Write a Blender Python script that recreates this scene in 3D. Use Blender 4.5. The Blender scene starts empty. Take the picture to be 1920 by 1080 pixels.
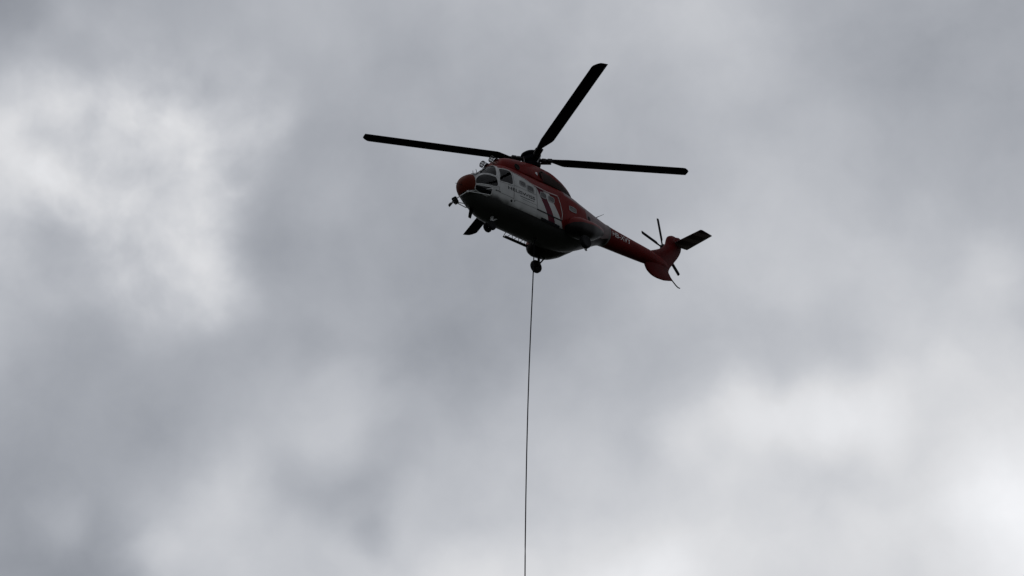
import bpy, bmesh, math, random
from mathutils import Vector, Matrix
from mathutils.bvhtree import BVHTree
random.seed(7)
sc = bpy.context.scene
col = sc.collection
R = math.radians

# ---------------------------------------------------------------- camera
cam_d = bpy.data.cameras.new('camera')
cam = bpy.data.objects.new('camera', cam_d); col.objects.link(cam)
cam.location = (0, 0, 1.7)
cam.rotation_euler = (R(90 + 27), 0, 0)
cam_d.sensor_width = 36; cam_d.lens = 75
cam_d.clip_start = .1; cam_d.clip_end = 20000
sc.camera = cam

# ---------------------------------------------------------------- sky
SUN_EL, SUN_AZ = 52, -58            # degrees; azimuth from +Y (camera heading) towards +X
BASE = 0.40                         # mean radiance of the overcast
AMP_OUT = 1.0
BLOBS = [(8.69, 20.05, 10.74, 0.314), (-13.15, 29.42, 7.16, 0.208), (-3.08, 16.57, 10.74, 0.182), (16.75, 21.70, 7.16, 0.173), (2.16, 18.96, 4.58, 0.138), (-16.97, 36.26, 7.16, -0.138), (-13.62, 26.29, 4.58, -0.058), (0.91, 35.21, 10.74, 0.058), (-9.86, 26.51, 2.86, 0.071), (-8.25, 19.68, 2.86, 0.099), (15.23, 18.35, 4.58, 0.176), (12.89, 26.36, 4.58, 0.080), (15.43, 32.38, 4.58, -0.073), (-4.33, 21.11, 1.86, -0.110), (-9.08, 30.54, 2.86, 0.080), (6.99, 28.68, 2.86, 0.088), (-14.90, 29.42, 1.86, 0.137), (9.00, 23.49, 1.86, 0.131), (-5.30, 23.76, 2.86, 0.072), (1.25, 23.85, 2.86, 0.065), (-17.04, 19.27, 7.16, -0.099), (5.38, 18.81, 2.86, 0.078), (-2.05, 24.84, 2.86, -0.046), (7.32, 33.63, 2.86, 0.068), (-1.53, 19.23, 1.86, 0.132), (-9.71, 27.97, 1.86, 0.130), (-7.54, 28.10, 1.86, -0.056), (11.06, 23.36, 1.86, 0.096), (6.90, 23.60, 1.86, 0.116), (-9.37, 20.61, 2.86, 0.058), (-12.70, 29.01, 1.86, 0.081), (-6.99, 33.65, 2.86, 0.060), (-16.11, 24.96, 2.86, 0.048), (-8.88, 26.73, 1.86, 0.118), (13.48, 20.63, 1.86, 0.062), (9.85, 25.37, 1.86, -0.075), (-5.41, 29.50, 1.86, 0.053), (-11.62, 22.43, 2.86, -0.043), (4.69, 27.78, 2.86, 0.056), (-7.81, 21.62, 1.86, 0.103), (-0.92, 21.85, 2.86, 0.042), (7.73, 25.50, 1.86, -0.073), (8.69, 21.63, 2.86, -0.071), (-11.65, 33.29, 2.86, -0.028), (-15.43, 33.17, 1.86, -0.090), (-11.47, 31.05, 1.86, 0.038), (-5.74, 21.71, 1.86, -0.070), (9.16, 27.56, 2.86, 0.048), (-13.97, 31.45, 1.22, 0.107), (11.87, 32.29, 2.86, -0.047), (9.40, 30.52, 2.86, 0.038), (14.24, 26.93, 1.86, 0.103), (4.87, 22.80, 1.22, 0.063), (-13.26, 27.67, 1.86, -0.068), (-13.71, 29.39, 1.22, 0.090), (-15.72, 30.42, 1.22, 0.106), (-3.68, 22.41, 1.86, -0.068), (-3.79, 20.30, 1.22, -0.086), (5.00, 34.73, 2.86, 0.039), (3.29, 18.86, 2.86, 0.118), (-0.17, 19.23, 1.86, 0.059), (-9.98, 19.64, 1.22, 0.086), (-7.81, 31.97, 1.86, 0.054), (2.72, 25.68, 1.86, 0.046), (0.16, 27.86, 2.86, -0.033), (16.10, 16.98, 7.16, 0.111), (-9.60, 23.55, 2.86, -0.029), (-11.63, 18.87, 1.86, -0.049), (-13.60, 32.33, 1.22, -0.083), (-8.91, 28.96, 1.22, 0.058), (-9.93, 30.53, 1.86, 0.126), (-12.02, 31.24, 1.22, 0.090), (1.94, 22.44, 1.86, 0.048), (10.04, 19.59, 1.86, 0.049), (-3.76, 25.01, 1.86, -0.047), (-12.28, 25.19, 1.86, -0.046), (-12.66, 20.29, 1.22, 0.056), (12.70, 24.04, 1.22, 0.048), (15.63, 21.40, 4.58, 0.124), (5.56, 24.95, 1.86, -0.028), (-12.17, 28.28, 1.22, 0.086), (-7.62, 31.15, 1.22, 0.048), (-17.27, 32.63, 2.86, -0.039), (10.32, 22.77, 1.86, 0.038), (-14.28, 30.17, 1.22, -0.040), (-5.83, 25.31, 1.22, -0.042), (-11.36, 20.39, 1.22, -0.045), (8.25, 22.89, 1.86, 0.031), (14.33, 25.15, 2.86, 0.031), (-3.27, 32.81, 1.86, -0.037)]

w = bpy.data.worlds.new('World'); sc.world = w; w.use_nodes = True
w.cycles.sampling_method = 'MANUAL'; w.cycles.sample_map_resolution = 256
nt = w.node_tree; nt.nodes.clear()
def N(t, **k):
    n = nt.nodes.new(t)
    for a, b in k.items(): setattr(n, a, b)
    return n
def lk(a, b): nt.links.new(a, b)
def sky_dir(az, el):
    az, el = R(az), R(el)
    return (math.sin(az)*math.cos(el), math.cos(az)*math.cos(el), math.sin(el))
def wm(op, a, b=None, c=None):
    n = N('ShaderNodeMath', operation=op)
    for i, v in enumerate((a, b, c)):
        if v is None: continue
        if isinstance(v, (int, float)): n.inputs[i].default_value = v
        else: lk(v, n.inputs[i])
    return n.outputs[0]
def wnoise(vec, scale, detail, rough, dist=0.0, off=(0, 0, 0)):
    m = N('ShaderNodeVectorMath', operation='ADD'); lk(vec, m.inputs[0]); m.inputs[1].default_value = off
    n = N('ShaderNodeTexNoise'); lk(m.outputs[0], n.inputs['Vector'])
    n.inputs['Scale'].default_value = scale; n.inputs['Detail'].default_value = detail
    n.inputs['Roughness'].default_value = rough; n.inputs['Distortion'].default_value = dist
    return n
tc = N('ShaderNodeTexCoord'); dirv = tc.outputs['Generated']
nrm = N('ShaderNodeVectorMath', operation='NORMALIZE'); lk(dirv, nrm.inputs[0]); dirv = nrm.outputs[0]
wn = wnoise(dirv, 18, 4, .58)
wsub = N('ShaderNodeVectorMath', operation='SUBTRACT'); lk(wn.outputs['Color'], wsub.inputs[0]); wsub.inputs[1].default_value = (.5, .5, .5)
wsc = N('ShaderNodeVectorMath', operation='SCALE'); lk(wsub.outputs[0], wsc.inputs[0]); wsc.inputs['Scale'].default_value = .026
wad = N('ShaderNodeVectorMath', operation='ADD'); lk(dirv, wad.inputs[0]); lk(wsc.outputs[0], wad.inputs[1])
wdir = wad.outputs[0]
n1 = wnoise(wdir, 6.5, 2, .5, 0, (3.1, 1.7, .4))
n2 = wnoise(wdir, 24, 5, .55, 0, (.3, 5.2, 2.2))
n3 = wnoise(wdir, 50, 3, .5, 0, (7.3, 1.2, 4.2))
val = wm('MULTIPLY_ADD', wm('SUBTRACT', n1.outputs['Fac'], .5), .30, BASE)
val = wm('ADD', val, wm('MULTIPLY', wm('SUBTRACT', n2.outputs['Fac'], .5), .13))
for az, el, rad, amt in BLOBS:
    d = N('ShaderNodeVectorMath', operation='DISTANCE'); lk(wdir, d.inputs[0]); d.inputs[1].default_value = sky_dir(az, el)
    mr = N('ShaderNodeMapRange', interpolation_type='SMOOTHERSTEP'); lk(d.outputs['Value'], mr.inputs[0])
    mr.inputs[1].default_value = 0; mr.inputs[2].default_value = R(rad); mr.inputs[3].default_value = amt; mr.inputs[4].default_value = 0
    val = wm('ADD', val, mr.outputs[0])
# ragged texture where the deck is broken and thin
n4 = wnoise(dirv, 5.5, 1, .5, 0, (9.1, 2.7, 6.4))
brk = N('ShaderNodeVectorMath', operation='DISTANCE'); lk(wdir, brk.inputs[0]); brk.inputs[1].default_value = sky_dir(-11.2, 29.5)
bm_ = N('ShaderNodeMapRange', interpolation_type='SMOOTHSTEP'); lk(brk.outputs['Value'], bm_.inputs[0])
bm_.inputs[1].default_value = R(1.5); bm_.inputs[2].default_value = R(7); bm_.inputs[3].default_value = .34; bm_.inputs[4].default_value = 0
ragged = wm('MAXIMUM', bm_.outputs[0], wm('MULTIPLY', n4.outputs['Fac'], .10))
thin = N('ShaderNodeMapRange', interpolation_type='SMOOTHSTEP'); lk(val, thin.inputs[0])
thin.inputs[1].default_value = .38; thin.inputs[2].default_value = .56; thin.inputs[3].default_value = .12; thin.inputs[4].default_value = 1
val = wm('ADD', val, wm('MULTIPLY', wm('SUBTRACT', n3.outputs['Fac'], .5), wm('MULTIPLY', thin.outputs[0], ragged)))
val = wm('MAXIMUM', val, .22)
tint = N('ShaderNodeValToRGB'); lk(val, tint.inputs[0])
tint.color_ramp.elements[0].position = .30; tint.color_ramp.elements[0].color = (.935, .985, 1.09, 1)
tint.color_ramp.elements[1].position = .72; tint.color_ramp.elements[1].color = (.983, .99, 1.015, 1)
cl = N('ShaderNodeVectorMath', operation='SCALE'); lk(tint.outputs[0], cl.inputs[0]); lk(wm('MULTIPLY', val, 10.0), cl.inputs['Scale'])
sky = N('ShaderNodeTexSky', sky_type='NISHITA'); sky.sun_disc = False
sky.sun_elevation = R(SUN_EL); sky.sun_rotation = R(SUN_AZ)
mix = N('ShaderNodeMix', data_type='RGBA'); mix.inputs['Factor'].default_value = .97      # the cloud deck closes the blue sky
lk(sky.outputs[0], mix.inputs['A']); lk(cl.outputs[0], mix.inputs['B'])
bg = N('ShaderNodeBackground'); lk(mix.outputs['Result'], bg.inputs[0]); bg.inputs[1].default_value = .1
wo = N('ShaderNodeOutputWorld'); lk(bg.outputs[0], wo.inputs[0])

sun_d = bpy.data.lights.new('sun', 'SUN'); sun_d.energy = .5; sun_d.angle = R(30); sun_d.color = (1, .96, .9)
sun = bpy.data.objects.new('sun', sun_d); col.objects.link(sun)
sun.rotation_euler = (-Vector(sky_dir(SUN_AZ, SUN_EL))).to_track_quat('-Z', 'Y').to_euler()
sun.location = (0, 0, 200)
sc.cycles.use_adaptive_sampling = True; sc.cycles.adaptive_threshold = .015
vs = sc.view_settings; vs.view_transform = 'Standard'; vs.look = 'None'; vs.exposure = 0; vs.gamma = 1; vs.use_curve_mapping = False

# ---------------------------------------------------------------- materials
def material(name, colour, rough=.45, metal=0, coat=0, dirt=.15, dscale=3.0, bump=0.0, spec=.5):
    m = bpy.data.materials.new(name); m.use_nodes = True
    t = m.node_tree; b = t.nodes['Principled BSDF']
    b.inputs['Roughness'].default_value = rough; b.inputs['Metallic'].default_value = metal
    b.inputs['Specular IOR Level'].default_value = spec
    b.inputs['Coat Weight'].default_value = coat; b.inputs['Coat Roughness'].default_value = .15
    c = t.nodes.new('ShaderNodeTexCoord')
    n = t.nodes.new('ShaderNodeTexNoise'); n.inputs['Scale'].default_value = dscale; n.inputs['Detail'].default_value = 6
    t.links.new(c.outputs['Object'], n.inputs['Vector'])
    mx = t.nodes.new('ShaderNodeMix'); mx.data_type = 'RGBA'; mx.blend_type = 'MULTIPLY'
    mx.inputs['A'].default_value = (*colour, 1)
    r = t.nodes.new('ShaderNodeMapRange'); t.links.new(n.outputs['Fac'], r.inputs[0])
    r.inputs[1].default_value = .3; r.inputs[2].default_value = .7; r.inputs[3].default_value = 1 - dirt; r.inputs[4].default_value = 1
    cc = t.nodes.new('ShaderNodeCombineColor')
    for i in range(3): t.links.new(r.outputs[0], cc.inputs[i])
    t.links.new(cc.outputs[0], mx.inputs['B']); mx.inputs['Factor'].default_value = 1
    t.links.new(mx.outputs['Result'], b.inputs['Base Color'])
    if bump:
        bp = t.nodes.new('ShaderNodeBump'); bp.inputs['Strength'].default_value = bump; bp.inputs['Distance'].default_value = .02
        t.links.new(n.outputs['Fac'], bp.inputs['Height']); t.links.new(bp.outputs[0], b.inputs['Normal'])
    return m
RED = (.115, .009, .008); WHITE = (.40, .405, .40); MAROON = (.085, .012, .024)
M = {}
M['red'] = material('red_paint', RED, .5, dirt=.35, spec=.04)
M['radome'] = material('orange_red_radome_paint', (.080, .010, .003), .6, dirt=.3, spec=.08)
M['white'] = material('white_paint', WHITE, .4, dirt=.15, spec=.3)
M['tail_red'] = material('grimy_tail_red_paint', (.085, .007, .007), .5, dirt=.4, spec=.04)
M['black'] = material('black_rubber', (.008, .008, .009), .85, dirt=.3, spec=.15)
M['blade'] = material('blade_black_composite', (.003, .003, .006), .8, dirt=.3, dscale=1.2, spec=.06)
M['steel'] = material('dark_steel', (.012, .012, .014), .6, metal=.0, dirt=.3, spec=.2)
M['alloy'] = material('grey_alloy', (.35, .35, .36), .35, metal=.8, dirt=.3)
M['gear'] = material('pale_gear_paint', (.5, .5, .5), .4, dirt=.3)
M['liner'] = material('cabin_lining', (.045, .045, .05), .8)
M['seat'] = material('seat_fabric', (.03, .03, .035), .9)
M['soot'] = material('sooty_metal', (.008, .008, .007), .85, dirt=.5, spec=.15)
M['letter'] = material('black_lettering', (.012, .012, .015), .6, spec=.1)
M['letter_white'] = material('white_lettering', (.55, .55, .55), .5)
M['rubber'] = material('window_seal', (.20, .20, .20), .7)
M['seam'] = material('panel_gap', (.10, .10, .10), .7)
M['pinkish'] = material('gutter_highlight_paint', (.30, .20, .20), .5)  # pale pink paints in the highlight along the roof gutter
M['rope'] = material('dark_synthetic_rope', (.008, .008, .011), .9, dscale=30, spec=.1)
M['mirror'] = material('mirror_glass', (.6, .62, .65), .05, metal=1)
M['stab'] = material('dark_stabiliser_paint', (.045, .018, .022), .5, dirt=.3)
M['ground'] = material('meadow', (.022, .03, .014), .9, dscale=.02, dirt=.5, bump=.2)
def glass_material(name, tint, gloss):
    m = bpy.data.materials.new(name); m.use_nodes = True
    t = m.node_tree; t.nodes.clear()
    o = t.nodes.new('ShaderNodeOutputMaterial')
    tr = t.nodes.new('ShaderNodeBsdfTransparent'); tr.inputs[0].default_value = (*tint, 1)
    gl = t.nodes.new('ShaderNodeBsdfGlossy'); gl.inputs['Roughness'].default_value = .03; gl.inputs[0].default_value = (gloss, gloss, gloss, 1)
    fr = t.nodes.new('ShaderNodeFresnel'); fr.inputs[0].default_value = 1.5
    c = t.nodes.new('ShaderNodeTexCoord'); n = t.nodes.new('ShaderNodeTexNoise'); n.inputs['Scale'].default_value = 4
    t.links.new(c.outputs['Object'], n.inputs['Vector'])
    b = t.nodes.new('ShaderNodeBump'); b.inputs['Strength'].default_value = .03; t.links.new(n.outputs['Fac'], b.inputs['Height'])
    t.links.new(b.outputs[0], gl.inputs['Normal'])
    mx = t.nodes.new('ShaderNodeMixShader'); t.links.new(fr.outputs[0], mx.inputs[0])
    t.links.new(tr.outputs[0], mx.inputs[1]); t.links.new(gl.outputs[0], mx.inputs[2]); t.links.new(mx.outputs[0], o.inputs[0])
    return m
M['glass'] = glass_material('tinted_cockpit_glass', (.17, .20, .27), .45)
M['glass_cabin'] = glass_material('cabin_window_glass', (.3, .33, .35), .9)

# livery: the paint scheme of the airframe, laid out in the aircraft's own coordinates (x forward from the mast, z up)
def livery_material():
    m = bpy.data.materials.new('white_and_red_livery'); m.use_nodes = True
    t = m.node_tree; b = t.nodes['Principled BSDF']
    def mm(op, a, c=None, d=None):
        n = t.nodes.new('ShaderNodeMath'); n.operation = op
        for i, v in enumerate((a, c, d)):
            if v is None: continue
            if isinstance(v, (int, float)): n.inputs[i].default_value = v
            else: t.links.new(v, n.inputs[i])
        return n.outputs[0]
    def mixc(f, a, c):
        n = t.nodes.new('ShaderNodeMix'); n.data_type = 'RGBA'; t.links.new(f, n.inputs['Factor'])
        for k, v in (('A', a), ('B', c)):
            if isinstance(v, tuple): n.inputs[k].default_value = (*v, 1)
            else: t.links.new(v, n.inputs[k])
        return n.outputs['Result']
    tc = t.nodes.new('ShaderNodeTexCoord'); s = t.nodes.new('ShaderNodeSeparateXYZ'); t.links.new(tc.outputs['Object'], s.inputs[0])
    x, y, z = s.outputs
    def aft(x0, z0, x1, z1):          # 1 behind the line through two points of the side view
        k = (x1 - x0)/(z1 - z0)
        return mm('LESS_THAN', mm('SUBTRACT', x, mm('MULTIPLY_ADD', mm('SUBTRACT', z, z0), k, x0)), 0)
    c = mixc(aft(*STRIPE[0]), WHITE, MAROON)
    c = mixc(aft(*STRIPE[1]), c, WHITE)
    c = mixc(aft(*STRIPE[2]), c, RED)
    c = mixc(mm('GREATER_THAN', z, mm('MULTIPLY_ADD', x, .127, -2.26)), c, RED)            # red roof
    grey = (.16, .12, .125)
    c = mixc(mm('MULTIPLY', mm('LESS_THAN', x, -.9), mm('GREATER_THAN', z, mm('MULTIPLY_ADD', mm('MAXIMUM', mm('SUBTRACT', x, -2.2), 0), .12, -2.06))), c, grey)   # exhaust-greyed spine
    c = mixc(mm('MULTIPLY', mm('LESS_THAN', x, -2.34), mm('GREATER_THAN', z, mm('MULTIPLY_ADD', mm('SUBTRACT', x, -2.34), .22, -2.52))), c, grey)
    c = mixc(mm('MULTIPLY', mm('LESS_THAN', x, -4.0), mm('GREATER_THAN', z, -2.5)), c, (.17, .14, .14))      # pale frame ahead of the boom joint
    n = t.nodes.new('ShaderNodeTexNoise'); n.inputs['Scale'].default_value = 2.2; n.inputs['Detail'].default_value = 7
    t.links.new(tc.outputs['Object'], n.inputs['Vector'])
    c = mixc(mm('LESS_THAN', z, mm('ADD', mm('MULTIPLY_ADD', mm('SUBTRACT', n.outputs['Fac'], .5), .08, -3.61), mm('MULTIPLY', mm('MAXIMUM', mm('SUBTRACT', -1.6, x), 0), .36))), c, (.011, .006, .006))     # red keel, its underside shade painted in near black
    nose = t.nodes.new('ShaderNodeMapRange'); nose.interpolation_type = 'SMOOTHSTEP'      # shade under the chin painted in, feathering into the white
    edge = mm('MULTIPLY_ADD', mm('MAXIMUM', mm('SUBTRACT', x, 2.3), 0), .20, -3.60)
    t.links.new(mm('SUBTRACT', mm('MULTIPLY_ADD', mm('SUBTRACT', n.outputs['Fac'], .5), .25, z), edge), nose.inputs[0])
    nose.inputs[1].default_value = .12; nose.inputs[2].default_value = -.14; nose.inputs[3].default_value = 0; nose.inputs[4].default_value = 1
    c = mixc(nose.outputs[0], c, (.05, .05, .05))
    r = t.nodes.new('ShaderNodeMapRange'); t.links.new(n.outputs['Fac'], r.inputs[0])
    r.inputs[1].default_value = .3; r.inputs[2].default_value = .7; r.inputs[3].default_value = .78; r.inputs[4].default_value = 1
    sc_ = t.nodes.new('ShaderNodeVectorMath'); sc_.operation = 'SCALE'; t.links.new(c, sc_.inputs[0]); t.links.new(r.outputs[0], sc_.inputs['Scale'])
    t.links.new(sc_.outputs[0], b.inputs['Base Color'])
    b.inputs['Roughness'].default_value = .42; b.inputs['Coat Weight'].default_value = 0; b.inputs['Specular IOR Level'].default_value = .045
    return m
STRIPE = [(.894, -2.43, .33, -3.42), (.43, -2.5, -.107, -3.46), (-.01, -2.58, -.445, -3.26)]
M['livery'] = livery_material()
def two_tone(name, top, low, socket):
    m = material(name, top, .45, dirt=.3, spec=.10); t = m.node_tree; b = t.nodes['Principled BSDF']
    c = t.nodes.new('ShaderNodeTexCoord'); s = t.nodes.new('ShaderNodeSeparateXYZ'); t.links.new(c.outputs['Object'], s.inputs[0])
    n = t.nodes.new('ShaderNodeTexNoise'); n.inputs['Scale'].default_value = 2.5; n.inputs['Detail'].default_value = 6; t.links.new(c.outputs['Object'], n.inputs['Vector'])
    f = socket(t, s, n)
    mx = t.nodes.new('ShaderNodeMix'); mx.data_type = 'RGBA'; t.links.new(f, mx.inputs['Factor'])
    t.links.new(b.inputs['Base Color'].links[0].from_socket, mx.inputs['A']); mx.inputs['B'].default_value = (*low, 1)
    t.links.new(mx.outputs['Result'], b.inputs['Base Color'])
    return m
def mnode(t, op, a, c=None, d=None):
    n = t.nodes.new('ShaderNodeMath'); n.operation = op
    for i, v in enumerate((a, c, d)):
        if v is None: continue
        if isinstance(v, (int, float)): n.inputs[i].default_value = v
        else: t.links.new(v, n.inputs[i])
    return n.outputs[0]
def underside_shade_mask(t, s, n):          # underside shade painted black below a line that rises aft
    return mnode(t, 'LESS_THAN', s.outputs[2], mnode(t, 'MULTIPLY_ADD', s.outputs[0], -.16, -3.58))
def soot_mask(t, s, n):          # exhaust soot trailing aft and down from the pipes
    d = mnode(t, 'SUBTRACT', s.outputs[2], mnode(t, 'MULTIPLY_ADD', s.outputs[0], .20, -1.45))
    d = mnode(t, 'ADD', mnode(t, 'ABSOLUTE', d), mnode(t, 'MULTIPLY', mnode(t, 'SUBTRACT', n.outputs['Fac'], .5), .25))
    a = mnode(t, 'MULTIPLY', mnode(t, 'SUBTRACT', .48, d), 6.0)
    b = mnode(t, 'MULTIPLY', mnode(t, 'SUBTRACT', .55, s.outputs[0]), 4.0)
    q = t.nodes.new('ShaderNodeClamp'); t.links.new(mnode(t, 'MINIMUM', a, b), q.inputs[0])
    return mnode(t, 'MULTIPLY', q.outputs[0], .93)
def band_mask(t, s, n):
    f = mnode(t, 'FRACT', mnode(t, 'ADD', mnode(t, 'MULTIPLY', s.outputs[1], 1.5), mnode(t, 'MULTIPLY', s.outputs[0], .35)))
    return mnode(t, 'GREATER_THAN', f, .55)
M['stab'] = two_tone('banded_stabiliser_paint', (.05, .02, .025), (.14, .10, .11), band_mask)
M['sponson'] = two_tone('shaded_red_sponson_paint', RED, (.008, .006, .006), underside_shade_mask)
M['cowl'] = two_tone('sooty_red_cowling_paint', RED, (.006, .006, .004), soot_mask)
M['cowl'].node_tree.nodes['Principled BSDF'].inputs['Specular IOR Level'].default_value = .04

# ---------------------------------------------------------------- mesh helpers
ZB = 4.62                               # height of the rotor hub above the wheels: the aircraft is drawn from the hub
def mesh_obj(name, vf, mat, parent=None, smooth=True, top=False):
    me = bpy.data.meshes.new(name); me.from_pydata([tuple(v) for v in vf[0]], [], vf[1]); me.validate()
    bm = bmesh.new(); bm.from_mesh(me); bmesh.ops.recalc_face_normals(bm, faces=bm.faces); bm.to_mesh(me); bm.free()
    me.materials.append(M[mat] if isinstance(mat, str) else mat)
    if smooth:
        for p in me.polygons: p.use_smooth = True
        me.set_sharp_from_angle(angle=R(38))
    o = bpy.data.objects.new(name, me); col.objects.link(o)
    if parent is not None: o.parent = parent
    if parent is not None and parent is root: o.location = (0, 0, ZB)
    return o
def join(*vfs):
    V, F = [], []
    for v, f in vfs:
        k = len(V); V += [Vector(a) for a in v]; F += [tuple(i + k for i in q) for q in f]
    return V, F
def xform(vf, mat): return [mat @ Vector(v) for v in vf[0]], vf[1]
def mirror_y(vf): return [Vector((v[0], -v[1], v[2])) for v in vf[0]], [tuple(reversed(f)) for f in vf[1]]
def rings(rs, closed=True, cap=True):
    V = [Vector(p) for r in rs for p in r]; n = len(rs[0]); F = []
    for i in range(len(rs) - 1):
        for j in range(n if closed else n - 1):
            a = i*n + j; b = i*n + (j + 1) % n
            F.append((a, b, b + n, a + n))
    if cap and closed:
        F.append(tuple(reversed(range(n)))); F.append(tuple(range((len(rs) - 1)*n, len(rs)*n)))
    return V, F
def frame_of(d):
    d = Vector(d).normalized(); u = d.cross(Vector((0, 0, 1)))
    if u.length < .01: u = d.cross(Vector((0, 1, 0)))
    u.normalize(); return u, d.cross(u).normalized()
def tube(pts, r, n=10):
    pts = [Vector(p) for p in pts]; rs = []
    rr = r if isinstance(r, (list, tuple)) else [r]*len(pts)
    for i, p in enumerate(pts):
        d = (pts[min(i + 1, len(pts) - 1)] - pts[max(i - 1, 0)]); u, v = frame_of(d)
        rs.append([p + (u*math.cos(2*math.pi*k/n) + v*math.sin(2*math.pi*k/n))*rr[i] for k in range(n)])
    return rings(rs)
def lathe(origin, axis, prof, n=24):      # prof: (along axis, radius)
    o = Vector(origin); a = Vector(axis).normalized(); u, v = frame_of(a)
    return rings([[o + a*h + (u*math.cos(2*math.pi*k/n) + v*math.sin(2*math.pi*k/n))*max(r, .001) for k in range(n)] for h, r in prof])
def box(c, s, rot=None, bev=.012):
    c = Vector(c); bm = bmesh.new(); bmesh.ops.create_cube(bm, size=1)
    for v in bm.verts: v.co = Vector((v.co.x*s[0], v.co.y*s[1], v.co.z*s[2]))
    bmesh.ops.bevel(bm, geom=bm.edges, offset=min(bev, min(s)*.3), segments=2, affect='EDGES')
    bm.verts.index_update(); V = [v.co.copy() for v in bm.verts]; F = [tuple(v.index for v in f.verts) for f in bm.faces]; bm.free()
    if rot is not None: V = [rot @ v for v in V]
    return [v + c for v in V], F
def interp(table, x):                     # smooth (Catmull-Rom style) interpolation of station rows, x descending
    xs = [t[0] for t in table]
    if x >= xs[0]: return table[0][1:]
    if x <= xs[-1]: return table[-1][1:]
    i = max(k for k in range(len(xs) - 1) if xs[k] >= x)
    def slope(k, c):
        if k == 0: return (table[1][c] - table[0][c])/(xs[1] - xs[0])
        if k == len(xs) - 1: return (table[k][c] - table[k - 1][c])/(xs[k] - xs[k - 1])
        a = (table[k][c] - table[k - 1][c])/(xs[k] - xs[k - 1]); b = (table[k + 1][c] - table[k][c])/(xs[k + 1] - xs[k])
        if a*b <= 0: return 0
        return 2*a*b/(a + b)
    h = xs[i + 1] - xs[i]; t = (x - xs[i])/h; out = []
    for c in range(1, len(table[0])):
        p0, p1, m0, m1 = table[i][c], table[i + 1][c], slope(i, c)*h, slope(i + 1, c)*h
        out.append((2*t**3 - 3*t**2 + 1)*p0 + (t**3 - 2*t**2 + t)*m0 + (-2*t**3 + 3*t**2)*p1 + (t**3 - t**2)*m1)
    return out
def section(x, zt, zb, hw, zc, ntop, nbot, n, yc=0, inset=0):
    ring = []
    for k in range(n):
        a = 2*math.pi*k/n; ca, sa = math.cos(a), math.sin(a)
        e = ntop if sa >= 0 else nbot
        yy = (hw - inset)*math.copysign(abs(ca)**(2/e), ca)
        zz = ((zt - inset - zc) if sa >= 0 else (zc - zb - inset))*math.copysign(abs(sa)**(2/e), sa)
        ring.append((x, yc + yy, zc + zz))
    return ring

# ---------------------------------------------------------------- ground
root = None
gv = [(0, 0, 0)]; gf = []
NG = 64
radii = [20, 60, 150, 400, 1000, 3000, 9000]
for r_ in radii:
    for k in range(NG):
        a = 2*math.pi*k/NG; gv.append((r_*math.cos(a), r_*math.sin(a), 0))
for k in range(NG): gf.append((0, 1 + k, 1 + (k + 1) % NG))
for i in range(len(radii) - 1):
    for k in range(NG):
        a = 1 + i*NG + k; b = 1 + i*NG + (k + 1) % NG; gf.append((a, a + NG, b + NG, b))
g = mesh_obj('ground', (gv, gf), 'ground', smooth=False); g['kind'] = 'structure'

# ---------------------------------------------------------------- helicopter
HROT = Matrix(((-.69089, .71985, -.06698), (-.72144, -.69248, -.0007), (-.04689, .04784, .99775)))
HUB_W = Vector((.85172, 81.58368, 49.61243))
root = bpy.data.objects.new('helicopter', None); col.objects.link(root)
root.empty_display_size = 2
root.matrix_world = Matrix.Translation(HUB_W + HROT @ Vector((0, 0, -ZB))) @ HROT.to_4x4()
root['label'] = 'red and white transport helicopter hovering against the clouds'
root['category'] = 'helicopter'

#      x     ztop   zbot   hw    zmid  ntop nbot
BODY = [
 (4.68, -2.84, -2.92, .03, -2.88, 2.0, 2.0),
 (4.62, -2.66, -3.10, .24, -2.88, 2.0, 2.0),
 (4.52, -2.53, -3.23, .38, -2.88, 2.1, 2.1),
 (4.36, -2.42, -3.36, .50, -2.88, 2.2, 2.1),
 (4.12, -2.31, -3.51, .63, -2.88, 2.3, 2.1),
 (3.85, -2.20, -3.63, .74, -2.88, 2.4, 2.2),
 (3.55, -1.96, -3.74, .84, -2.85, 2.4, 2.4),
 (3.25, -1.68, -3.81, .93, -2.80, 2.5, 2.7),
 (2.95, -1.49, -3.85, .99, -2.74, 2.6, 2.9),
 (2.60, -1.40, -3.87, 1.03, -2.68, 2.8, 3.1),
 (2.00, -1.38, -3.88, 1.05, -2.65, 3.0, 3.3),
 (-.9, -1.38, -3.88, 1.05, -2.62, 3.0, 3.3),
 (-1.6, -1.42, -3.84, 1.02, -2.60, 2.7, 3.0),
 (-2.2, -1.50, -3.74, .95, -2.55, 2.4, 2.8),
 (-2.9, -1.58, -3.46, .82, -2.46, 2.2, 2.6),
 (-3.6, -1.66, -3.10, .65, -2.34, 2.1, 2.3),
 (-4.2, -1.73, -2.82, .52, -2.26, 2.05, 2.1),
 (-4.45, -1.75, -2.76, .49, -2.25, 2.0, 2.0)]
def body_mesh(x0, x1, step, n, inset=0):
    xs = []; x = x0
    while x > x1 + 1e-6:
        xs.append(x); x -= step if x < 4.4 else step*.4
    xs.append(x1)
    return rings([section(q, *interp(BODY, q), n, inset=inset) for q in xs])
shell = body_mesh(4.68, -4.45, .032, 212)
BVH = BVHTree.FromPolygons([tuple(v) for v in shell[0]], shell[1])
fuselage = mesh_obj('fuselage', shell, 'livery', root)

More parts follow.
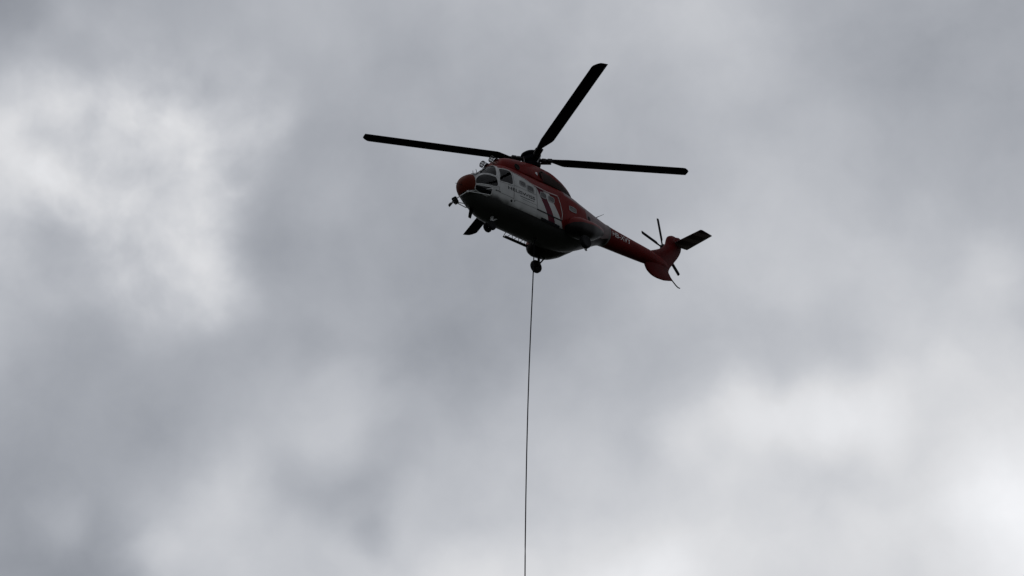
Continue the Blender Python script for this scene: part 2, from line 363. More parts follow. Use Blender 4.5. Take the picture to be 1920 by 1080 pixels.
# tail boom
BOOM = [(-4.46, -1.745, -2.765, .495, -2.25, 2.0, 2.0), (-4.8, -1.78, -2.76, .47, -2.26, 2.0, 2.0), (-6.2, -1.88, -2.72, .41, -2.29, 2.0, 2.0), (-7.5, -1.96, -2.66, .35, -2.31, 2.0, 2.0), (-8.1, -2.0, -2.62, .26, -2.31, 2.0, 2.0), (-8.7, -2.08, -2.54, .15, -2.31, 2.0, 2.0), (-9.1, -2.2, -2.42, .03, -2.3, 2, 2)]
boom = mesh_obj('tail_boom', rings([section(-4.46 - i*.116, *interp(BOOM, -4.46 - i*.116), 40) for i in range(41)]), 'red', root)

# engine cowling
COWL = [
 (2.78, -1.42, -1.75, .50, -1.62, 2.0, 2.0),
 (2.70, -1.20, -1.75, .70, -1.62, 2.2, 2.0),
 (2.45, -.95, -1.8, .80, -1.6, 2.3, 2.0),
 (2.0, -.80, -1.8, .86, -1.6, 2.4, 2.0),
 (1.0, -.60, -1.8, .90, -1.6, 2.3, 2.0),
 (0.3, -.48, -1.8, .90, -1.6, 2.2, 2.0),
 (-.4, -.48, -1.8, .88, -1.6, 2.2, 2.0),
 (-1.0, -.62, -1.8, .82, -1.6, 2.2, 2.0),
 (-1.5, -.88, -1.8, .72, -1.6, 2.2, 2.0),
 (-1.85, -1.15, -1.8, .58, -1.6, 2.1, 2.0),
 (-2.05, -1.42, -1.8, .4, -1.62, 2.0, 2.0)]
cowl = mesh_obj('engine_cowling', rings([section(2.78 - i*.0483, *interp(COWL, 2.78 - i*.0483), 56) for i in range(101)]), 'cowl', root)

# tail fin
FIN = [((-8.6, -3.20), (-9.27, -3.02), .03), ((-8.15, -3.235), (-9.25, -2.98), .06), ((-7.8, -3.20), (-9.2, -2.90), .12), ((-7.55, -3.09), (-9.13, -2.78), .19), ((-7.38, -2.90), (-9.05, -2.64), .27),
 ((-7.3, -2.45), (-9.15, -2.42), .36), ((-7.6, -2.02), (-9.5, -2.02), .38), ((-8.25, -1.70), (-9.85, -1.64), .33), ((-8.75, -1.42), (-10.08, -1.33), .30),
 ((-9.03, -1.14), (-10.2, -1.10), .30), ((-9.15, -.88), (-10.25, -.84), .33), ((-9.28, -.66), (-10.2, -.60), .26), ((-9.5, -.54), (-10.0, -.52), .12)]
def foil(le, te, t, n=14):
    le = Vector((le[0], 0, le[1])); te = Vector((te[0], 0, te[1])); up, dn = [], []
    for k in range(n + 1):
        s = (1 - math.cos(math.pi*k/n))/2
        h = t/2*2.6*(math.sqrt(s)*(1 - s))*1.0 + .004
        p = le.lerp(te, s); up.append(p + Vector((0, h, 0))); dn.append(p - Vector((0, h, 0)))
    return up + dn[::-1][1:-1] if False else up + dn[::-1]
def spline(a, b, c, d, t): return .5*(2*b + (c - a)*t + (2*a - 5*b + 4*c - d)*t*t + (3*b - a - 3*c + d)*t**3)
FS = []
for i in range(len(FIN) - 1):
    q = [FIN[max(i - 1, 0)], FIN[i], FIN[i + 1], FIN[min(i + 2, len(FIN) - 1)]]
    for k in range(4):
        t = k/4; g_ = lambda f_: spline(*[f_(w_) for w_ in q], t)
        FS.append(((g_(lambda w_: w_[0][0]), g_(lambda w_: w_[0][1])), (g_(lambda w_: w_[1][0]), g_(lambda w_: w_[1][1])), max(g_(lambda w_: w_[2]), .02)))
FS.append(FIN[-1])
fin = mesh_obj('tail_fin', rings([foil(*f) for f in FS]), 'tail_red', root)
mesh_obj('gearbox_fairing', join(lathe((-9.37, 0, -.97), (-.45, 0, .6), [(-.3, .02), (-.25, .14), (0, .2), (.28, .2), (.36, .14), (.4, .02)], 20),
                                 lathe((-9.82, 0, -.74), (-.8, 0, .35), [(-.3, .02), (-.24, .15), (0, .2), (.25, .16), (.32, .02)], 20)), 'tail_red', fin)
# horizontal stabiliser on the port side of the fin
def wing(secs, n=12, cam=0):
    rs = []
    for le, te, t in secs:
        le, te = Vector(le), Vector(te); up, dn = [], []
        for k in range(n + 1):
            s = (1 - math.cos(math.pi*k/n))/2; h = t/2*2.6*math.sqrt(s)*(1 - s) + .003
            p = le.lerp(te, s); up.append(p + Vector((0, 0, h))); dn.append(p - Vector((0, 0, h)))
        rs.append(up + dn[::-1])
    return rings(rs)
stab = mesh_obj('stabiliser', wing([((-9.56, .05, -.95), (-10.62, .05, -.95), .12), ((-9.54, 1.74, -.95), (-10.46, 1.68, -.95), .09), ((-9.60, 1.79, -.95), (-10.43, 1.73, -.95), .02)]), 'stab', root)
mesh_obj('tail_skid', tube([(-9.1, 0, -2.85), (-9.29, 0, -3.02), (-9.5, 0, -3.17), (-9.66, 0, -3.24), (-9.78, 0, -3.23)], .028), 'steel', root)

# tail rotor on the starboard side
TH = Vector((-9.546, -.54, -.93))
mesh_obj('tail_rotor_hub', join(lathe(TH + Vector((0, .5, 0)), (0, -1, 0), [(0, .14), (.3, .12), (.36, .09), (.42, .16), (.54, .17), (.6, .1), (.62, .02)], 20)), 'steel', root)
def tr_blade():
    secs = []
    for r_, c0, c1, t in ((.1, -.04, .04, .07), (.32, -.05, .05, .06), (.45, -.08, .12, .035), (1.47, -.08, .12, .025), (1.525, -.05, .11, .012)):
        secs.append(((r_, c0, 0), (r_, c1, 0), t))
    return wing(secs, 8)
trb = tr_blade(); tr_me = None
for k in range(5):
    th = 1.46 - k*2*math.pi/5
    e = Vector((math.cos(th), 0, math.sin(th))); nrm_ = Vector((0, -1, 0)); q = nrm_.cross(e)
    A = Matrix((e, q, nrm_)).transposed().to_4x4()
    A = Matrix.Translation(TH) @ A @ Matrix.Rotation(R(8), 4, 'X')
    if tr_me is None:
        o = mesh_obj('tail_rotor_blade', trb, 'blade', root); tr_me = o.data
    else:
        o = bpy.data.objects.new('tail_rotor_blade', tr_me); col.objects.link(o); o.parent = root
    o.matrix_local = Matrix.Translation((0, 0, ZB)) @ A

# main rotor
TILT = (Matrix.Rotation(R(2.334), 3, 'Y') @ Matrix.Rotation(R(.362), 3, 'X')).to_4x4()
def disc(vf): return xform(vf, TILT)
hub = mesh_obj('rotor_hub', disc(join(
    lathe((0, 0, 0), (0, 0, 1), [(-.75, .16), (-.42, .22), (-.40, .36), (-.30, .40), (-.22, .38), (-.18, .32), (-.12, .36), (-.08, .42), (.08, .42), (.12, .36), (.16, .3)], 28))), 'blade', root)
mesh_obj('hub_dome', disc(lathe((0, 0, .10), (0, 0, 1), [(0, .34), (.05, .43), (.12, .46), (.19, .43), (.26, .32), (.30, .16), (.31, .02)], 32)), 'blade', hub)
def blade_sections():
    S = [(.30, -.09, .09, .17), (.62, -.08, .08, .15), (.66, -.10, .10, .17), (.98, -.12, .10, .15), (1.08, -.15, .12, .12), (1.62, -.21, .35, .085), (1.75, -.22, .38, .08)]
    S += [(r_, -.22, .38, .072) for r_ in (3.0, 4.5, 6.0, 7.0, 7.46)]
    S += [(7.56, -.20, .38, .065), (7.72, -.08, .38, .05), (7.81, .03, .38, .03), (7.815, .05, .37, .012)]
    return [((r_, a, 0), (r_, b, 0), t) for r_, a, b, t in S]
blade_vf = wing(blade_sections(), 12); b_me = None
cuff_vf = join(lathe((.5, 0, 0), (1, 0, 0), [(0, .1), (.03, .12), (.18, .12), (.2, .09)], 16), box((.86, 0, 0), (.22, .3, .13)), tube([(.45, .16, -.05), (1.0, .14, -.03)], .045))
link_vf = tube([(.48, .26, -.02), (.33, .1, -.34)], .025)
for k in range(4):
    A = TILT @ Matrix.Rotation(R(-25.2 + 90*k), 4, 'Z') @ Matrix.Rotation(R(-2.036), 4, 'Y')
    if b_me is None:
        o = mesh_obj('rotor_blade', blade_vf, 'blade', root); b_me = o.data
        c = mesh_obj('blade_cuff', cuff_vf, 'steel', o); c_me = c.data
        l = mesh_obj('pitch_link', link_vf, 'alloy', o); l_me = l.data
    else:
        o = bpy.data.objects.new('rotor_blade', b_me); col.objects.link(o); o.parent = root
        for nm, me in (('blade_cuff', c_me), ('pitch_link', l_me)):
            c = bpy.data.objects.new(nm, me); col.objects.link(c); c.parent = o
    o.matrix_local = Matrix.Translation((0, 0, ZB)) @ A @ Matrix.Rotation(R(-2.0), 4, 'X')

# sponsons and undercarriage
SPON = [(-.72, 1.15, -3.46, .05, .08), (-.79, 1.16, -3.46, .25, .26), (-.95, 1.17, -3.46, .37, .38), (-1.3, 1.17, -3.44, .46, .44), (-1.9, 1.15, -3.38, .46, .43), (-2.5, 1.06, -3.24, .40, .36), (-3.0, .95, -3.08, .30, .22), (-3.3, .86, -3.0, .16, .11), (-3.42, .82, -2.97, .04, .03)]
def spon():
    rs = []
    for i in range(53):
        x = -.72 - i*2.70/52; yc, zc, hy, hz = interp(SPON, x)
        rs.append(section(x, zc + hz, zc - hz, hy, zc, 2.4, 2.6, 32, yc=yc))
    return rings(rs)
sv = spon()
for side in (1, -1):
    f = (lambda v: v) if side == 1 else mirror_y
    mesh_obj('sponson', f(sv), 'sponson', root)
    mesh_obj('landing_leg', f(join(tube([(-1.5, 1.2, -3.6), (-1.43, 1.28, -3.95), (-1.43, 1.30, -4.24)], [.07, .06, .045]), tube([(-1.43, 1.28, -4.24), (-1.43, 1.52, -4.24)], .045),
                                  tube([(-1.9, 1.2, -3.65), (-1.5, 1.27, -4.12)], .035))), 'steel', root)
    wh = mesh_obj('main_wheel', f(lathe((-1.43, 1.475, -4.24), (0, 1, 0), [(-.10, .17), (-.115, .22), (-.10, .27), (-.05, .3), (.05, .3), (.10, .27), (.115, .22), (.10, .17)], 32)), 'black', root)
    mesh_obj('rim', f(lathe((-1.43, 1.475, -4.24), (0, 1, 0), [(-.08, .165), (-.06, .10), (-.02, .06), (.05, .06), (.06, .10), (.09, .165), (.085, .172), (-.078, .172)], 24)), 'alloy', wh)
mesh_obj('landing_leg', join(tube([(2.78, 0, -3.7), (2.95, 0, -4.25)], [.075, .06]), tube([(2.95, 0, -4.22), (3.03, 0, -4.38)], .05), tube([(3.03, -.17, -4.395), (3.03, .17, -4.395)], .035), tube([(2.4, 0, -3.75), (2.9, 0, -4.1)], .035)), 'gear', root)
for side in (1, -1):
    wh = mesh_obj('nose_wheel', lathe((3.033, .13*side, -4.395), (0, 1, 0), [(-.06, .11), (-.075, .15), (-.06, .2), (-.03, .22), (.03, .22), (.06, .2), (.075, .15), (.06, .11)], 28), 'black', root)
    mesh_obj('rim', lathe((3.033, .13*side, -4.395), (0, side, 0), [(-.05, .108), (-.03, .05), (.03, .05), (.055, .108), (.05, .113), (-.05, .113)], 20), 'alloy', wh)

# ---- glazing: each pane is an outline on the skin; the skin and the lining are cut open behind it
def smooth_loop(pts, per=6):
    out = []; n = len(pts)
    for i in range(n):
        p0, p1, p2, p3 = pts[i - 1], pts[i], pts[(i + 1) % n], pts[(i + 2) % n]
        for k in range(per):
            t = k/per
            out.append(.5*((2*p1) + (p2 - p0)*t + (2*p0 - 5*p1 + 4*p2 - p3)*t*t + (3*p1 - p0 - 3*p2 + p3)*t**3))
    return out
def snap(p, off=0.0, bvh=None):
    r = (bvh or BVH).find_nearest(p); nr = r[1]
    if nr.dot(r[0] - Vector((r[0].x, 0, -2.6))) < 0: nr = -nr
    return r[0] + nr*off, nr
def on_side(x, z, bvh=None):
    r = (bvh or BVH).ray_cast(Vector((x, 4, z)), Vector((0, -1, 0)))
    return r[0] if r[0] is not None else Vector((x, .5, z))
def rrect(x, z, w, h, skew=0.0):
    return [Vector((x + dx*w/2 + skew*dz*h/2, 0, z + dz*h/2)) for dx, dz in ((1, .62), (.7, 1), (-.7, 1), (-1, .62), (-1, -.62), (-.7, -1), (.7, -1), (1, -.62))]
SIDE = {
 'quarter_window': [(4.285, -2.79), (4.11, -2.565), (3.87, -2.42), (3.70, -2.405), (3.50, -2.45), (3.345, -2.53), (3.345, -2.95), (3.78, -2.975), (4.10, -2.985), (4.285, -2.985)],
 'chin_window': [(4.28, -3.05), (4.0, -3.05), (3.62, -3.06), (3.58, -3.20), (3.60, -3.36), (3.72, -3.42), (3.94, -3.37), (4.22, -3.25)],
 'door_window': [(3.09, -1.96), (2.77, -1.93), (2.55, -1.97), (2.49, -2.18), (2.52, -2.62), (2.86, -2.65), (3.21, -2.635), (3.16, -2.3)]}
PANES = []        # (name, 3D loop, glass)
for nm, pl in SIDE.items():
    PANES.append((nm, smooth_loop([on_side(x, z) for x, z in pl]), 'glass'))
ws = [(4.2, .06, -2.3), (3.9, .06, -2.2), (3.5, .06, -1.9), (3.16, .06, -1.6), (3.12, .35, -1.62), (3.12, .6, -1.74), (3.2, .76, -1.95), (3.335, .86, -2.42), (3.52, .77, -2.375), (3.70, .64, -2.345), (3.86, .54, -2.36), (4.09, .53, -2.50), (4.265, .46, -2.63), (4.285, .3, -2.47)]
PANES.append(('windscreen', smooth_loop([snap(Vector(p))[0] for p in ws]), 'glass'))
for x, z, wd, h in ((1.90, -2.36, .34, .22), (1.42, -2.44, .40, .25), (.62, -2.47, .34, .25), (.10, -2.49, .34, .25), (-1.30, -2.49, .46, .22)):
    PANES.append(('cabin_window', smooth_loop([on_side(p.x, p.z) for p in rrect(x, z, wd, h)], 3), 'glass_cabin'))
def loop_test(loop, pad=1.0):
    c = sum(loop, Vector())/len(loop); nrm_ = Vector()
    for i in range(len(loop)): nrm_ += (loop[i] - c).cross(loop[(i + 1) % len(loop)] - c)
    nrm_.normalize(); u = nrm_.orthogonal().normalized(); v = nrm_.cross(u)
    poly = [((p - c).dot(u)*pad, (p - c).dot(v)*pad) for p in loop]; rad = max((p - c).length for p in loop)*1.1
    def inside(p):
        d = p - c
        if d.length > rad or abs(d.dot(nrm_)) > .45: return False
        a, b = d.dot(u), d.dot(v); hit = False; m = len(poly)
        for i in range(m):
            x0, y0 = poly[i]; x1, y1 = poly[(i + 1) % m]
            if (y0 > b) != (y1 > b) and a < (x1 - x0)*(b - y0)/(y1 - y0) + x0: hit = not hit
        return hit
    return inside
both = []
for nm, lp, gm in PANES:
    both.append((nm, lp, gm)); both.append((nm, [Vector((p.x, -p.y, p.z)) for p in reversed(lp)], gm))
tests = [loop_test(lp) for nm, lp, gm in both]
def cut(vf, ts):
    F = []
    for f in vf[1]:
        if len(f) == 4:
            c = (vf[0][f[0]] + vf[0][f[1]] + vf[0][f[2]] + vf[0][f[3]])/4
            if any(t(c) for t in ts): continue
        F.append(f)
    return vf[0], F
def replace_mesh(o, vf):
    m_old = o.data; me = bpy.data.meshes.new(o.name); me.from_pydata([tuple(v) for v in vf[0]], [], vf[1])
    for mt in m_old.materials: me.materials.append(mt)
    for p in me.polygons: p.use_smooth = True
    o.data = me; bpy.data.meshes.remove(m_old)
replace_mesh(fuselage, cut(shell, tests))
lin = body_mesh(4.3, -1.7, .05, 128, inset=.05)
mesh_obj('cabin_lining', cut(lin, [loop_test(lp, 1.04) for nm, lp, gm in both]), 'liner', fuselage)
def pane_mesh(lp, off):
    c = sum(lp, Vector())/len(lp); K = 6; rs = []
    for k in range(1, K + 1): rs.append([snap(c + (p - c)*(k/K), off)[0] for p in lp])
    V = [snap(c, off)[0]] + [p for r_ in rs for p in r_]; n = len(lp); F = [(0, 1 + j, 1 + (j + 1) % n) for j in range(n)]
    for k in range(K - 1):
        for j in range(n):
            a = 1 + k*n + j; b = 1 + k*n + (j + 1) % n; F.append((a, b, b + n, a + n))
    return V, F
def ribbon(pts, a, b, h, closed=True, bvh=None):        # raised strip lying on the skin from offset a to offset b across the line
    n = len(pts); rs = []
    for i, p in enumerate(pts):
        t = (pts[(i + 1) % n] - pts[i - 1]) if closed else (pts[min(i + 1, n - 1)] - pts[max(i - 1, 0)])
        q, nr = snap(p, 0, bvh); t.normalize(); s = t.cross(nr)
        A, na = snap(q + s*a, 0, bvh); B, nb = snap(q + s*b, 0, bvh)
        rs.append([A - na*.01, A + na*h, B + nb*h, B - nb*.01])
    if closed: rs.append(rs[0])
    return rings(rs, closed=True, cap=not closed)
for nm, lp, gm in both:
    pn = mesh_obj(nm, pane_mesh(lp, .004), gm, root)
    wide = .019 if nm != 'cabin_window' else .020
    mesh_obj('window_frame', ribbon(lp, -wide, wide, .014), 'white' if nm != 'cabin_window' else 'rubber', pn)
# cockpit inside
def plate(x, inset): return [Vector(p) for p in section(x, *interp(BODY, x), 48, inset=inset)], [tuple(range(48))]
mesh_obj('cockpit_bulkhead', plate(2.25, .06), 'liner', fuselage)
fl = []
for i in range(14):
    x = 4.0 - i*.43; y = min(.9, interp(BODY, x)[2] - .16); fl.append([(x, y, -3.36), (x, -y, -3.36), (x, -y, -3.40), (x, y, -3.40)])
mesh_obj('cabin_floor', rings(fl), 'liner', fuselage)
mesh_obj('instrument_panel', join(box((3.72, 0, -2.92), (.24, 1.16, .42)), box((3.62, 0, -2.70), (.46, 1.2, .05)), box((3.3, 0, -3.12), (.6, .26, .40))), 'seat', fuselage)
for s in (1, -1):
    st = join(box((2.78, .43*s, -2.98), (.46, .46, .12), bev=.04), box((2.56, .43*s, -2.62), (.12, .46, .66), Matrix.Rotation(R(-8), 3, 'Y'), bev=.04), box((2.50, .43*s, -2.22), (.09, .26, .18), bev=.03), box((2.78, .43*s, -3.2), (.3, .3, .34)))
    mesh_obj('pilot_seat', st, 'seat', fuselage)

# ---- nose radome: a proud cap over the tip
rd = []
x = 4.695
while x > 4.30:
    r_ = section(x - .0, *[(q if i > 2 else q) for i, q in enumerate(interp(BODY, min(x - .012, 4.67)))], 96, inset=-.014); rd.append(r_); x -= .012
rv = rings(rd, cap=False); tip = len(rv[0]); rv[0].append(Vector((4.70, 0, -2.88)))
for j in range(96): rv[1].append((tip, (j + 1) % 96, j))
bm = bmesh.new(); bv = [bm.verts.new(v) for v in rv[0]]
for f in rv[1]: bm.faces.new([bv[i] for i in f])
bmesh.ops.bisect_plane(bm, geom=bm.verts[:] + bm.edges[:] + bm.faces[:], plane_co=(4.4, 0, -3.245), plane_no=(-.12, 0, -1), clear_outer=True)
edge = [e for e in bm.edges if e.is_boundary]
ex = bmesh.ops.extrude_edge_only(bm, edges=edge)
for v in [e for e in ex['geom'] if isinstance(e, bmesh.types.BMVert)]: v.co += (Vector((4.1, 0, -2.9)) - v.co).normalized()*.02
bm.verts.index_update(); rv = ([v.co.copy() for v in bm.verts], [tuple(v.index for v in f.verts) for f in bm.faces]); bm.free()
mesh_obj('nose_radome', rv, 'radome', root)
mesh_obj('pitot_probe', join(tube([(4.62, .1, -2.98), (4.78, .06, -3.0), (4.98, 0, -2.99)], [.014, .012, .008], 8)), 'steel', root)
for a, b in (((3.99, .14, -2.28), (3.99, .14, -2.08)), ((3.80, .2, -2.18), (3.86, .2, -1.98))):
    mesh_obj('nose_antenna', tube([a, b], [.016, .010], 8), 'steel', root)
for s in (1, -1):
    mesh_obj('windscreen_wiper', tube([snap(Vector((4.2, .22*s, -2.4)), .03)[0], snap(Vector((3.9, .3*s, -2.3)), .03)[0], snap(Vector((3.5, .42*s, -2.0)), .025)[0]], .012, 6), 'steel', root)

# ---- sling mirror on its truss below the nose
NP = Vector((4.49, .24, -3.31)); MC = Vector((4.80, -.2, -3.62)); ME = Vector((4.86, -.2, -3.77))
tr = join(tube([snap(Vector((3.608, .80, -3.122)), .03)[0], NP], .022), tube([snap(Vector((3.653, .681, -3.384)), .03)[0], NP], .022), tube([NP, Vector((4.68, -.2, -3.50)), MC], .022),
          tube([snap(Vector((3.608, -.80, -3.122)), .03)[0], ME], .02), tube([snap(Vector((3.653, -.681, -3.384)), .03)[0], ME], .02), lathe(NP - Vector((0, .0, .02)), (0, 0, 1), [(-.05, .02), (-.04, .05), (.04, .05), (.05, .02)], 12))
truss = mesh_obj('mirror_truss', tr, 'gear', root)
rm = Matrix.Rotation(R(38), 3, 'Y')
mesh_obj('mirror_housing', join(box((4.84, -.2, -3.68), (.10, .26, .30), rm, .03), tube([(4.84, -.2, -3.72), (5.0, -.2, -3.86), (5.13, -.2, -3.98)], .022), tube([(4.93, -.32, -3.76), (5.02, -.05, -3.74)], .018),
                                lathe((5.15, -.2, -4.0), (-.5, .2, -.45), [(-.07, .03), (-.05, .08), (.01, .105), (.04, .11)], 20)), 'steel', root)
mesh_obj('mirror_glass', lathe((5.15, -.2, -4.0), (-.5, .2, -.45), [(.038, .001), (.045, .1), (.05, .1)], 20), 'mirror', truss)
mesh_obj('mirror_glass', box((4.795, -.2, -3.72), (.012, .22, .25), rm, .004), 'mirror', truss)
mesh_obj('blade_antenna', wing([((3.86, -.3, -3.60), (3.62, -.3, -3.60), .035), ((4.0, -.3, -4.12), (3.82, -.3, -4.12), .03), ((3.985, -.3, -4.17), (3.84, -.3, -4.17), .01)], 6) , 'black', root)

# ---- engine intakes with mesh guards
for s in (1, -1):
    c = Vector((2.80, .275*s, -1.18)); ax = Vector((1, 0, .12)).normalized(); u, v = frame_of(ax); pieces = []
    for h in (-.13, .13):
        pts_ = [c + ax*h + (u*math.cos(k*math.pi/12) + v*math.sin(k*math.pi/12))*.14 for k in range(25)]
        pieces.append(tube(pts_, .02, 6))
    for k in range(8):
        a = k*math.pi/4; q = (u*math.cos(a) + v*math.sin(a))*.14
        pieces.append(tube([c + ax*-.13 + q, c + ax*.13 + q], .012, 6))
    for k in (-1, 0, 1):
        hw_ = math.sqrt(max(.14**2 - (k*.065)**2, 0))
        pieces.append(tube([c + ax*.13 + u*(k*.065) - v*hw_, c + ax*.13 + u*(k*.065) + v*hw_], .009, 6)); pieces.append(tube([c + ax*.13 - u*hw_ + v*(k*.065), c + ax*.13 + u*hw_ + v*(k*.065)], .009, 6))
    it = mesh_obj('air_intake', join(lathe(c + ax*-.42, ax, [(0, .13), (.22, .165), (.30, .16), (.30, .13), (.12, .10)], 28)), 'red', root)
    mesh_obj('intake_guard', join(*pieces), 'steel', it)

# ---- exhausts, vents
for s in (1, -1):
    f = (lambda v_: v_) if s == 1 else mirror_y
    ex = mesh_obj('exhaust_pipe', f(lathe((.46, .55, -1.36), (-.36, .92, .06), [(0, .24), (.2, .24), (.30, .23), (.345, .235), (.35, .215), (.25, .20), (.1, .18), (.08, .01)], 28)), 'soot', root)
    mesh_obj('exhaust_lip', f(lathe((.74, .76, -1.37), (-.1, .95, .12), [(0, .11), (.10, .105), (.13, .08), (.14, .01)], 20)), 'alloy', ex)
    cb = BVHTree.FromPolygons([tuple(v) for v in cowl.data.vertices and [q.co for q in cowl.data.vertices]], [tuple(p.vertices) for p in cowl.data.polygons])
    r_ = cb.ray_cast(Vector((1.95, 3, -1.45)), Vector((0, -1, 0)))
    if r_[0] is not None:
        mesh_obj('cowling_vent', f(join(lathe(r_[0] - r_[1]*.02, r_[1], [(0, .15), (.035, .15), (.045, .13), (.03, .11), (.028, .005)], 24))), 'soot', root)
mesh_obj('cooler_outlet', lathe((-1.80, 0, -1.28), (-1, 0, .25), [(0, .3), (.14, .28), (.2, .27), (.2, .24), (.05, .22), (.04, .01)], 28), 'soot', root)

# ---- trim on the flank
def path(pts_, m=14):
    out = []
    for i in range(len(pts_) - 1):
        for k in range(m): t = k/m; out.append(on_side(pts_[i][0]*(1 - t) + pts_[i + 1][0]*t, pts_[i][1]*(1 - t) + pts_[i + 1][1]*t))
    out.append(on_side(*pts_[-1])); return out
for nm, pl, hw_, hh, mt in (
    ('door_rail', [(1.05, -3.285), (-.52, -3.31)], .022, .02, 'letter'),
    ('door_sill', [(.70, -3.575), (-.45, -3.59)], .05, .03, 'letter'),
    ('panel_seam', [(2.40, -3.31), (1.07, -3.287)], .007, .005, 'seam'),
    ('panel_seam', [(2.02, -3.12), (1.05, -3.12)], .006, .005, 'seam'),
    ('panel_seam', [(2.44, -2.0), (2.43, -2.4), (2.48, -3.3)], .010, .006, 'seam'),
    ('panel_seam', [(1.02, -2.16), (1.05, -3.26)], .010, .006, 'seam'),
    ('panel_seam', [(2.40, -2.62), (1.08, -2.62)], .006, .005, 'seam'),
    ('panel_seam', [(3.26, -2.62), (3.26, -3.2), (2.5, -3.28)], .008, .005, 'seam'),
    ('door_edge_reflection', [(-.36, -2.18), (-.47, -2.5), (-.56, -2.97), (-.52, -3.27)], .012, .012, 'white'),  # white strip paints the reflection along the door's rear edge
    ('rain_gutter', [(1.16, -2.17), (.38, -2.215), (-.34, -2.17)], .028, .03, 'pinkish'),
    ('rain_gutter', [(2.9, -1.86), (2.43, -1.93), (1.96, -1.975), (1.18, -2.15)], .014, .014, 'pinkish'),
    ('caption_line', [(2.12, -3.03), (1.22, -3.0)], .014, .004, 'letter'),
    ('door_post', [(3.12, -1.80), (3.22, -2.1), (3.275, -2.5), (3.285, -2.96)], .045, .018, 'white')):
    p_ = path(pl); vf = ribbon(p_, -hw_, hw_, hh, closed=False)
    mesh_obj(nm, vf, mt, root, smooth=False)
    mesh_obj(nm, mirror_y(vf), mt, root, smooth=False)
for x, z, r_ in ((2.59, -3.405, .055), (2.42, -3.36, .025), (-2.54, -2.45, .11)):
    p, nr = snap(on_side(x, z)); mesh_obj('round_port', lathe(p - nr*.02, nr, [(0, r_), (.03, r_), (.034, r_*.85), (.03, .004)], 20), 'letter', root)
for i, (x, z) in enumerate(((3.40, -3.14), (3.32, -3.155), (3.23, -3.17))):
    mesh_obj('placard', ribbon([on_side(x + .03, z), on_side(x, z - .002), on_side(x - .035, z - .004)], -.022, .022, .004, closed=False), 'letter', root, smooth=False)

# ---- lettering, laid on the skin
def lettering(name, text, x0, x1, z0, h, mat, bvh, parent, slant=0.0, bold=.012):
    cu = bpy.data.curves.new(name, 'FONT'); cu.body = text; cu.offset = bold; cu.resolution_u = 3
    to = bpy.data.objects.new(name, cu); col.objects.link(to)
    dg = bpy.context.evaluated_depsgraph_get(); me = to.evaluated_get(dg).to_mesh()
    bt = bmesh.new(); bt.from_mesh(me); bmesh.ops.triangulate(bt, faces=bt.faces[:])
    for _ in range(3):                                   # fine enough to follow the curved skin
        le = [e for e in bt.edges if e.calc_length() > .14]
        if not le: break
        bmesh.ops.subdivide_edges(bt, edges=le, cuts=1); bmesh.ops.triangulate(bt, faces=bt.faces[:])
    bt.verts.index_update(); V = [v.co.copy() for v in bt.verts]; F = [tuple(v.index for v in f.verts) for f in bt.faces]; bt.free()
    to.evaluated_get(dg).to_mesh_clear(); bpy.data.objects.remove(to); bpy.data.curves.remove(cu)
    xa, xb = min(v.x for v in V), max(v.x for v in V); ya, yb = min(v.y for v in V), max(v.y for v in V)
    out = []
    for v in V:
        t = (v.x - xa)/(xb - xa); q = (v.y - ya)/(yb - ya)
        r_ = bvh.ray_cast(Vector((x0 + (x1 - x0)*t - slant*q*h, 4, z0 + q*h)), Vector((0, -1, 0)))
        p = r_[0] if r_[0] is not None else Vector((x0, 1, z0)); nr = r_[1] if r_[1] is not None else Vector((0, 1, 0))
        if nr.y < 0: nr = -nr
        out.append(p + nr*.006)
    return mesh_obj(name, (out, F), mat, parent, smooth=False)
lettering('company_name', 'HELISWISS', 2.80, 1.17, -2.93, .16, 'letter', BVH, root)
BB = BVHTree.FromPolygons([tuple(v.co) for v in boom.data.vertices], [tuple(p.vertices) for p in boom.data.polygons])
lettering('registration', 'HB-XVY', -4.62, -5.92, -2.40, .24, 'letter_white', BB, root, bold=0)

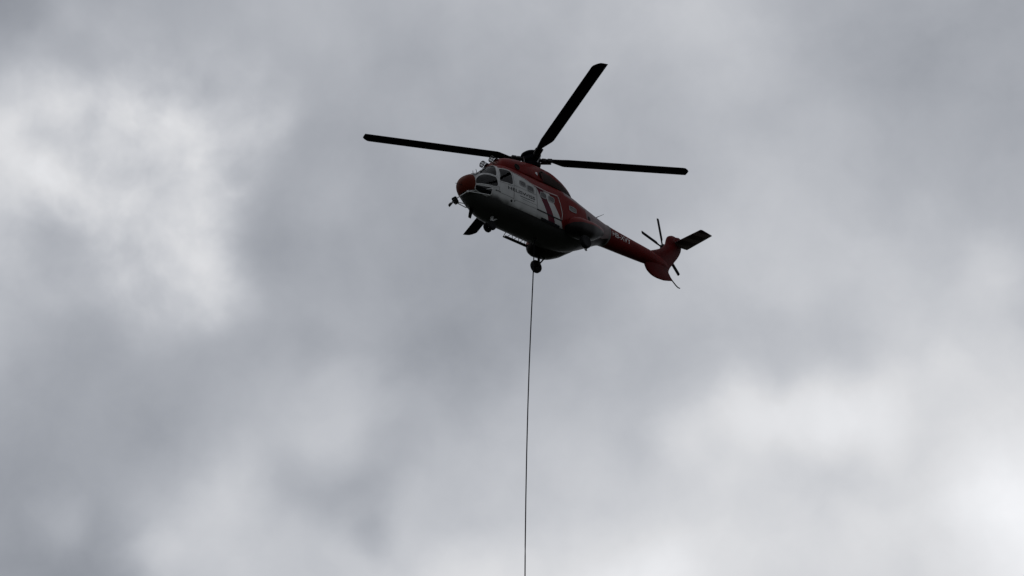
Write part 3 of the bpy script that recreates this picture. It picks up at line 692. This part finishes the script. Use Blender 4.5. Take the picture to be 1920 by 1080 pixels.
# ---- tail details, roof antennas, step
mesh_obj('whip_antenna', tube([(-3.86, .2, -1.72), (-3.92, .2, -1.60), (-4.1, .2, -1.48), (-4.46, .2, -1.25)], [.03, .022, .012, .008], 8), 'steel', root)
mesh_obj('beacon_fairing', rings([section(-4.62 - i*.06, -1.70 - .05*abs(i - 3.0)/3 + (.03 if 0 < i < 7 else -.03), -1.9, .07 if 0 < i < 8 else .02, -1.85, 2.2, 2, 20, yc=.05) for i in range(9)]), 'red', root)
mesh_obj('boom_joint_ring', rings([section(-4.455 + dx, -1.75 + e, -2.76 - e, .49 + e, -2.25, 2, 2, 48) for dx, e in ((.05, -.01), (.045, .012), (-.045, .012), (-.05, -.01))]), 'seam', root)
stp = [tube([(.86, -1.22, -3.62), (-.60, -1.22, -3.62)], .04), tube([(.86, -1.10, -3.64), (-.60, -1.10, -3.64)], .03), tube([(.86, -1.22, -3.62), (.82, -1.0, -3.36)], .016)]
zz = [.7, .5, .3, .1, -.1, -.3, -.5]
for i in range(len(zz) - 1):
    a, b = zz[i], zz[i + 1]
    stp.append(tube([(a, -1.22 if i % 2 == 0 else -1.0, -3.62 if i % 2 == 0 else -3.42), (b, -1.0 if i % 2 == 0 else -1.22, -3.42 if i % 2 == 0 else -3.62)], .014, 6))
mesh_obj('cabin_step', join(*stp), 'steel', root)
mesh_obj('cargo_hook', join(tube([(.25, -.14, -3.82), (0, -.14, -3.95)], .02), tube([(-.25, -.14, -3.82), (0, -.14, -3.95)], .02), lathe((0, -.14, -3.92), (0, 0, -1), [(0, .02), (.01, .06), (.06, .06), (.09, .02)], 14)), 'steel', root)
mesh_obj('belly_antenna', wing([((-2.9, .1, -3.4), (-3.15, .1, -3.32), .03), ((-3.02, .1, -3.56), (-3.17, .1, -3.52), .02)], 6), 'gear', root)

# ---------------------------------------------------------------- long line
HOOK = HUB_W + HROT @ Vector((0, -.14, -3.98))
LINE = [(0, -.045), (1, -.08), (2, -.12), (4, -.209), (6, -.292), (8, -.358), (10, -.411), (12, -.452), (14, -.482), (16, -.501), (20, -.523), (26, -.557), (32, -.591), (38, -.625)]
pts = []
for i in range(len(LINE) - 1):
    for k in range(4):
        t = k/4; pts.append((LINE[i][0]*(1 - t) + LINE[i + 1][0]*t, LINE[i][1]*(1 - t) + LINE[i + 1][1]*t))
pts.append(LINE[-1])
rt, root = root, None
o = mesh_obj('long_line', tube([(dx, 0, -s) for s, dx in pts], .025, 8), 'rope')
o.location = HOOK; o['label'] = 'long dark cargo rope hanging straight down from the helicopter'; o['category'] = 'rope'
root = rt
